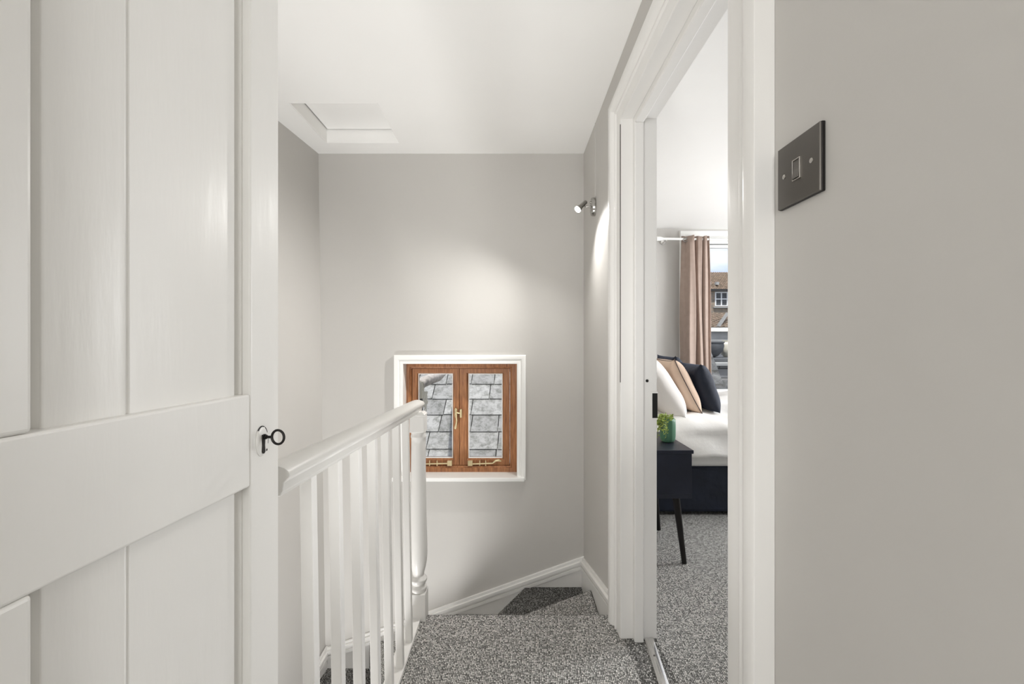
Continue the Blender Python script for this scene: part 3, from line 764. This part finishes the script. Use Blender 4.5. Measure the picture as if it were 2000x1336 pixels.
# ------------------------------------------------------------------ neighbouring buildings seen through the bedroom window
def tiled_roof(mb, x0, x1, y0, z0, y1, z1, wave=.16, row=.24):
    nxs = int((x1-x0)/wave*5); L = math.hypot(y1-y0, z1-z0); nr = max(2, int(L/row))
    dy, dz = (y1-y0)/L, (z1-z0)/L; nyv, nzv = -dz, dy
    for r in range(nr):
        s0, s1 = L*r/nr, L*(r+1)/nr+.04
        A = []; Bv = []
        for i in range(nxs+1):
            x = x0+(x1-x0)*i/nxs; hh = .022*math.sin(2*math.pi*x/wave)
            A.append(mb.bm.verts.new((x, y0+dy*s0+nyv*(hh+.03), z0+dz*s0+nzv*(hh+.03))))
            Bv.append(mb.bm.verts.new((x, y0+dy*s1+nyv*hh, z0+dz*s1+nzv*hh)))
        C_ = [mb.bm.verts.new((v.co.x, v.co.y-nyv*.05, v.co.z-nzv*.05)) for v in A]
        for i in range(nxs):
            mb.bm.faces.new((A[i], A[i+1], Bv[i+1], Bv[i])); mb.bm.faces.new((A[i], C_[i], C_[i+1], A[i+1]))
hA = empty('house', (15, 30, -4), label='honey stone house with brown tiled roof and white sash window, beyond the bedroom window', category='house')
def HB(mb, x0, x1, y0, y1, z0, z1, o=(15, 30, -4)): return mb.box(x0-o[0], x1-o[0], y0-o[1], y1-o[1], z0-o[2], z1-o[2])
m = MB(); HB(m, 9, 14.72-.9, 30, 36, -4, 4.66); HB(m, 14.72, 22, 30, 36, -4, 4.66); HB(m, 13.82, 14.72, 30, 36, -4, 3.55); HB(m, 13.82, 14.72, 30, 36, 4.52, 4.66)
m.build('wall', 'stone', hA)
m = MB(); tiled_roof(m, -6.2, 7.2, -.25, 8.58, 3.2, 10.35); m.build('roof', 'pantile', hA, smooth=True)
m = MB(); HB(m, 8.8, 22.2, 29.65, 29.9, 4.55, 4.68); m.build('gutter', 'dark_iron', hA)
wf = HB(MB(), 13.82, 13.90, 29.97, 30.1, 3.55, 4.52); HB(wf, 14.64, 14.72, 29.97, 30.1, 3.55, 4.52); HB(wf, 13.90, 14.64, 29.97, 30.1, 3.55, 3.60); HB(wf, 13.90, 14.64, 29.97, 30.1, 4.44, 4.52)
HB(wf, 14.24, 14.30, 29.98, 30.1, 3.6, 4.44); HB(wf, 13.9, 14.24, 29.985, 30.1, 4.0, 4.06); HB(wf, 14.30, 14.64, 29.985, 30.1, 4.0, 4.06)
wf = wf.build('window', 'white', hA)
HB(MB(), 13.9, 14.64, 30.06, 30.09, 3.6, 4.44).build('pane', 'lead', wf)
HB(MB(), 13.7, 14.85, 29.85, 30.0, 3.42, 3.50).build('window_sill', 'ext_white', hA)
for x in (13.62, 14.18): HB(MB(), x-.10, x+.10, 30.35, 30.6, 5.05, 5.24).build('roof_vent', 'ext_white', hA)
hB = empty('outhouse', (10, 20, -4), label='low gabled outhouse with brown tiled roof below the stone house', category='outhouse')
o2 = (10, 20, -4)
m = MB(); HB(m, 7.6, 13.5, 20.2, 25, -4, 1.9, o2); m.build('wall', 'stone', hB)
m = MB(); tiled_roof(m, -2.5, 3.6, -.1, 5.78, 4.8, 6.70, .25, .3); m.build('roof', 'pantile', hB, smooth=True)
m = MB(); m.loft([[(a+dx, b, c) for a, b, c in ((-.80, -.14, 5.80), (-.68, -.14, 5.80), (1.0, 2.4, 6.60), (.88, 2.4, 6.60))] for dx in (0, .08)]); m.build('verge_board', 'ext_white', hB)
fA = empty('flat_roof_extension', (6, 11, -4), label='grey rendered extension with white fascia outside the bedroom window', category='building')
o3 = (6, 11, -4)
HB(MB(), 4.2, 7.5, 11.3, 14, -4, 1.4, o3).build('wall', 'grey_render', fA)
HB(MB(), 4.1, 7.6, 11.15, 14.1, 1.38, 1.47, o3).build('fascia', 'ext_white', fA, bevel=.01)
HB(MB(), 4.1, 7.6, 11.1, 11.3, 1.10, 1.16, o3).build('ledge', 'grey_render', fA, bevel=.01)
cb = empty('stone_urn', (3.85, 8.6, .802), label='large dark round planter on the wall outside the bedroom window', category='planter')
MB().lathe([(.10, 0), (.16, .03), (.24, .12), (.27, .22), (.26, .27), (.28, .29), (.27, .31), (.22, .30)], (0, 0, 0)).build('bowl', 'lead', cb, smooth=True)
c2 = empty('stone_pot', (4.32, 8.75, .802), label='sandy stone pot standing beside the dark round planter', category='pot')
MB().lathe([(.10, 0), (.15, .05), (.19, .15), (.17, .26), (.12, .30), (.14, .33)], (0, 0, 0)).build('bowl', 'cream', c2, smooth=True)
fB = empty('parapet_wall', (4, 7.6, -4), label='grey stone parapet wall with white coping just outside the bedroom window', category='wall')
o4 = (4, 7.6, -4)
HB(MB(), 2.2, 6.5, 7.6, 9.6, -4, .69, o4).build('blocks', 'grey_stone', fB)
HB(MB(), 2.15, 6.6, 7.5, 7.9, .69, .745, o4).build('coping', 'ext_white', fB, bevel=.008)
HB(MB(), 2.15, 6.6, 7.75, 9.6, .69, .80, o4).build('upstand', 'lead', fB)
cw = empty('chimney_cowl', (3.06, 6.6, -.2), label='dark grey conical roof cowl in front of the stone parapet', category='cowl')
MB().lathe([(.17, 0), (.165, .52), (.145, .55), (.135, .62), (.115, .65), (.075, .72), (.02, .77)], (0, 0, 0)).build('hood', 'lead', cw, smooth=True)
HB(MB(), 1.4, 6.4, 4.62, 7.4, -.5, -.2, (0, 0, 0)).build('lead_roof', 'lead', label='low grey lead roof under the bedroom window', category='roof')
MB().box(-40, 60, 2.9, 80, -4.4, -4.0).build('ground', 'ground', **ST)
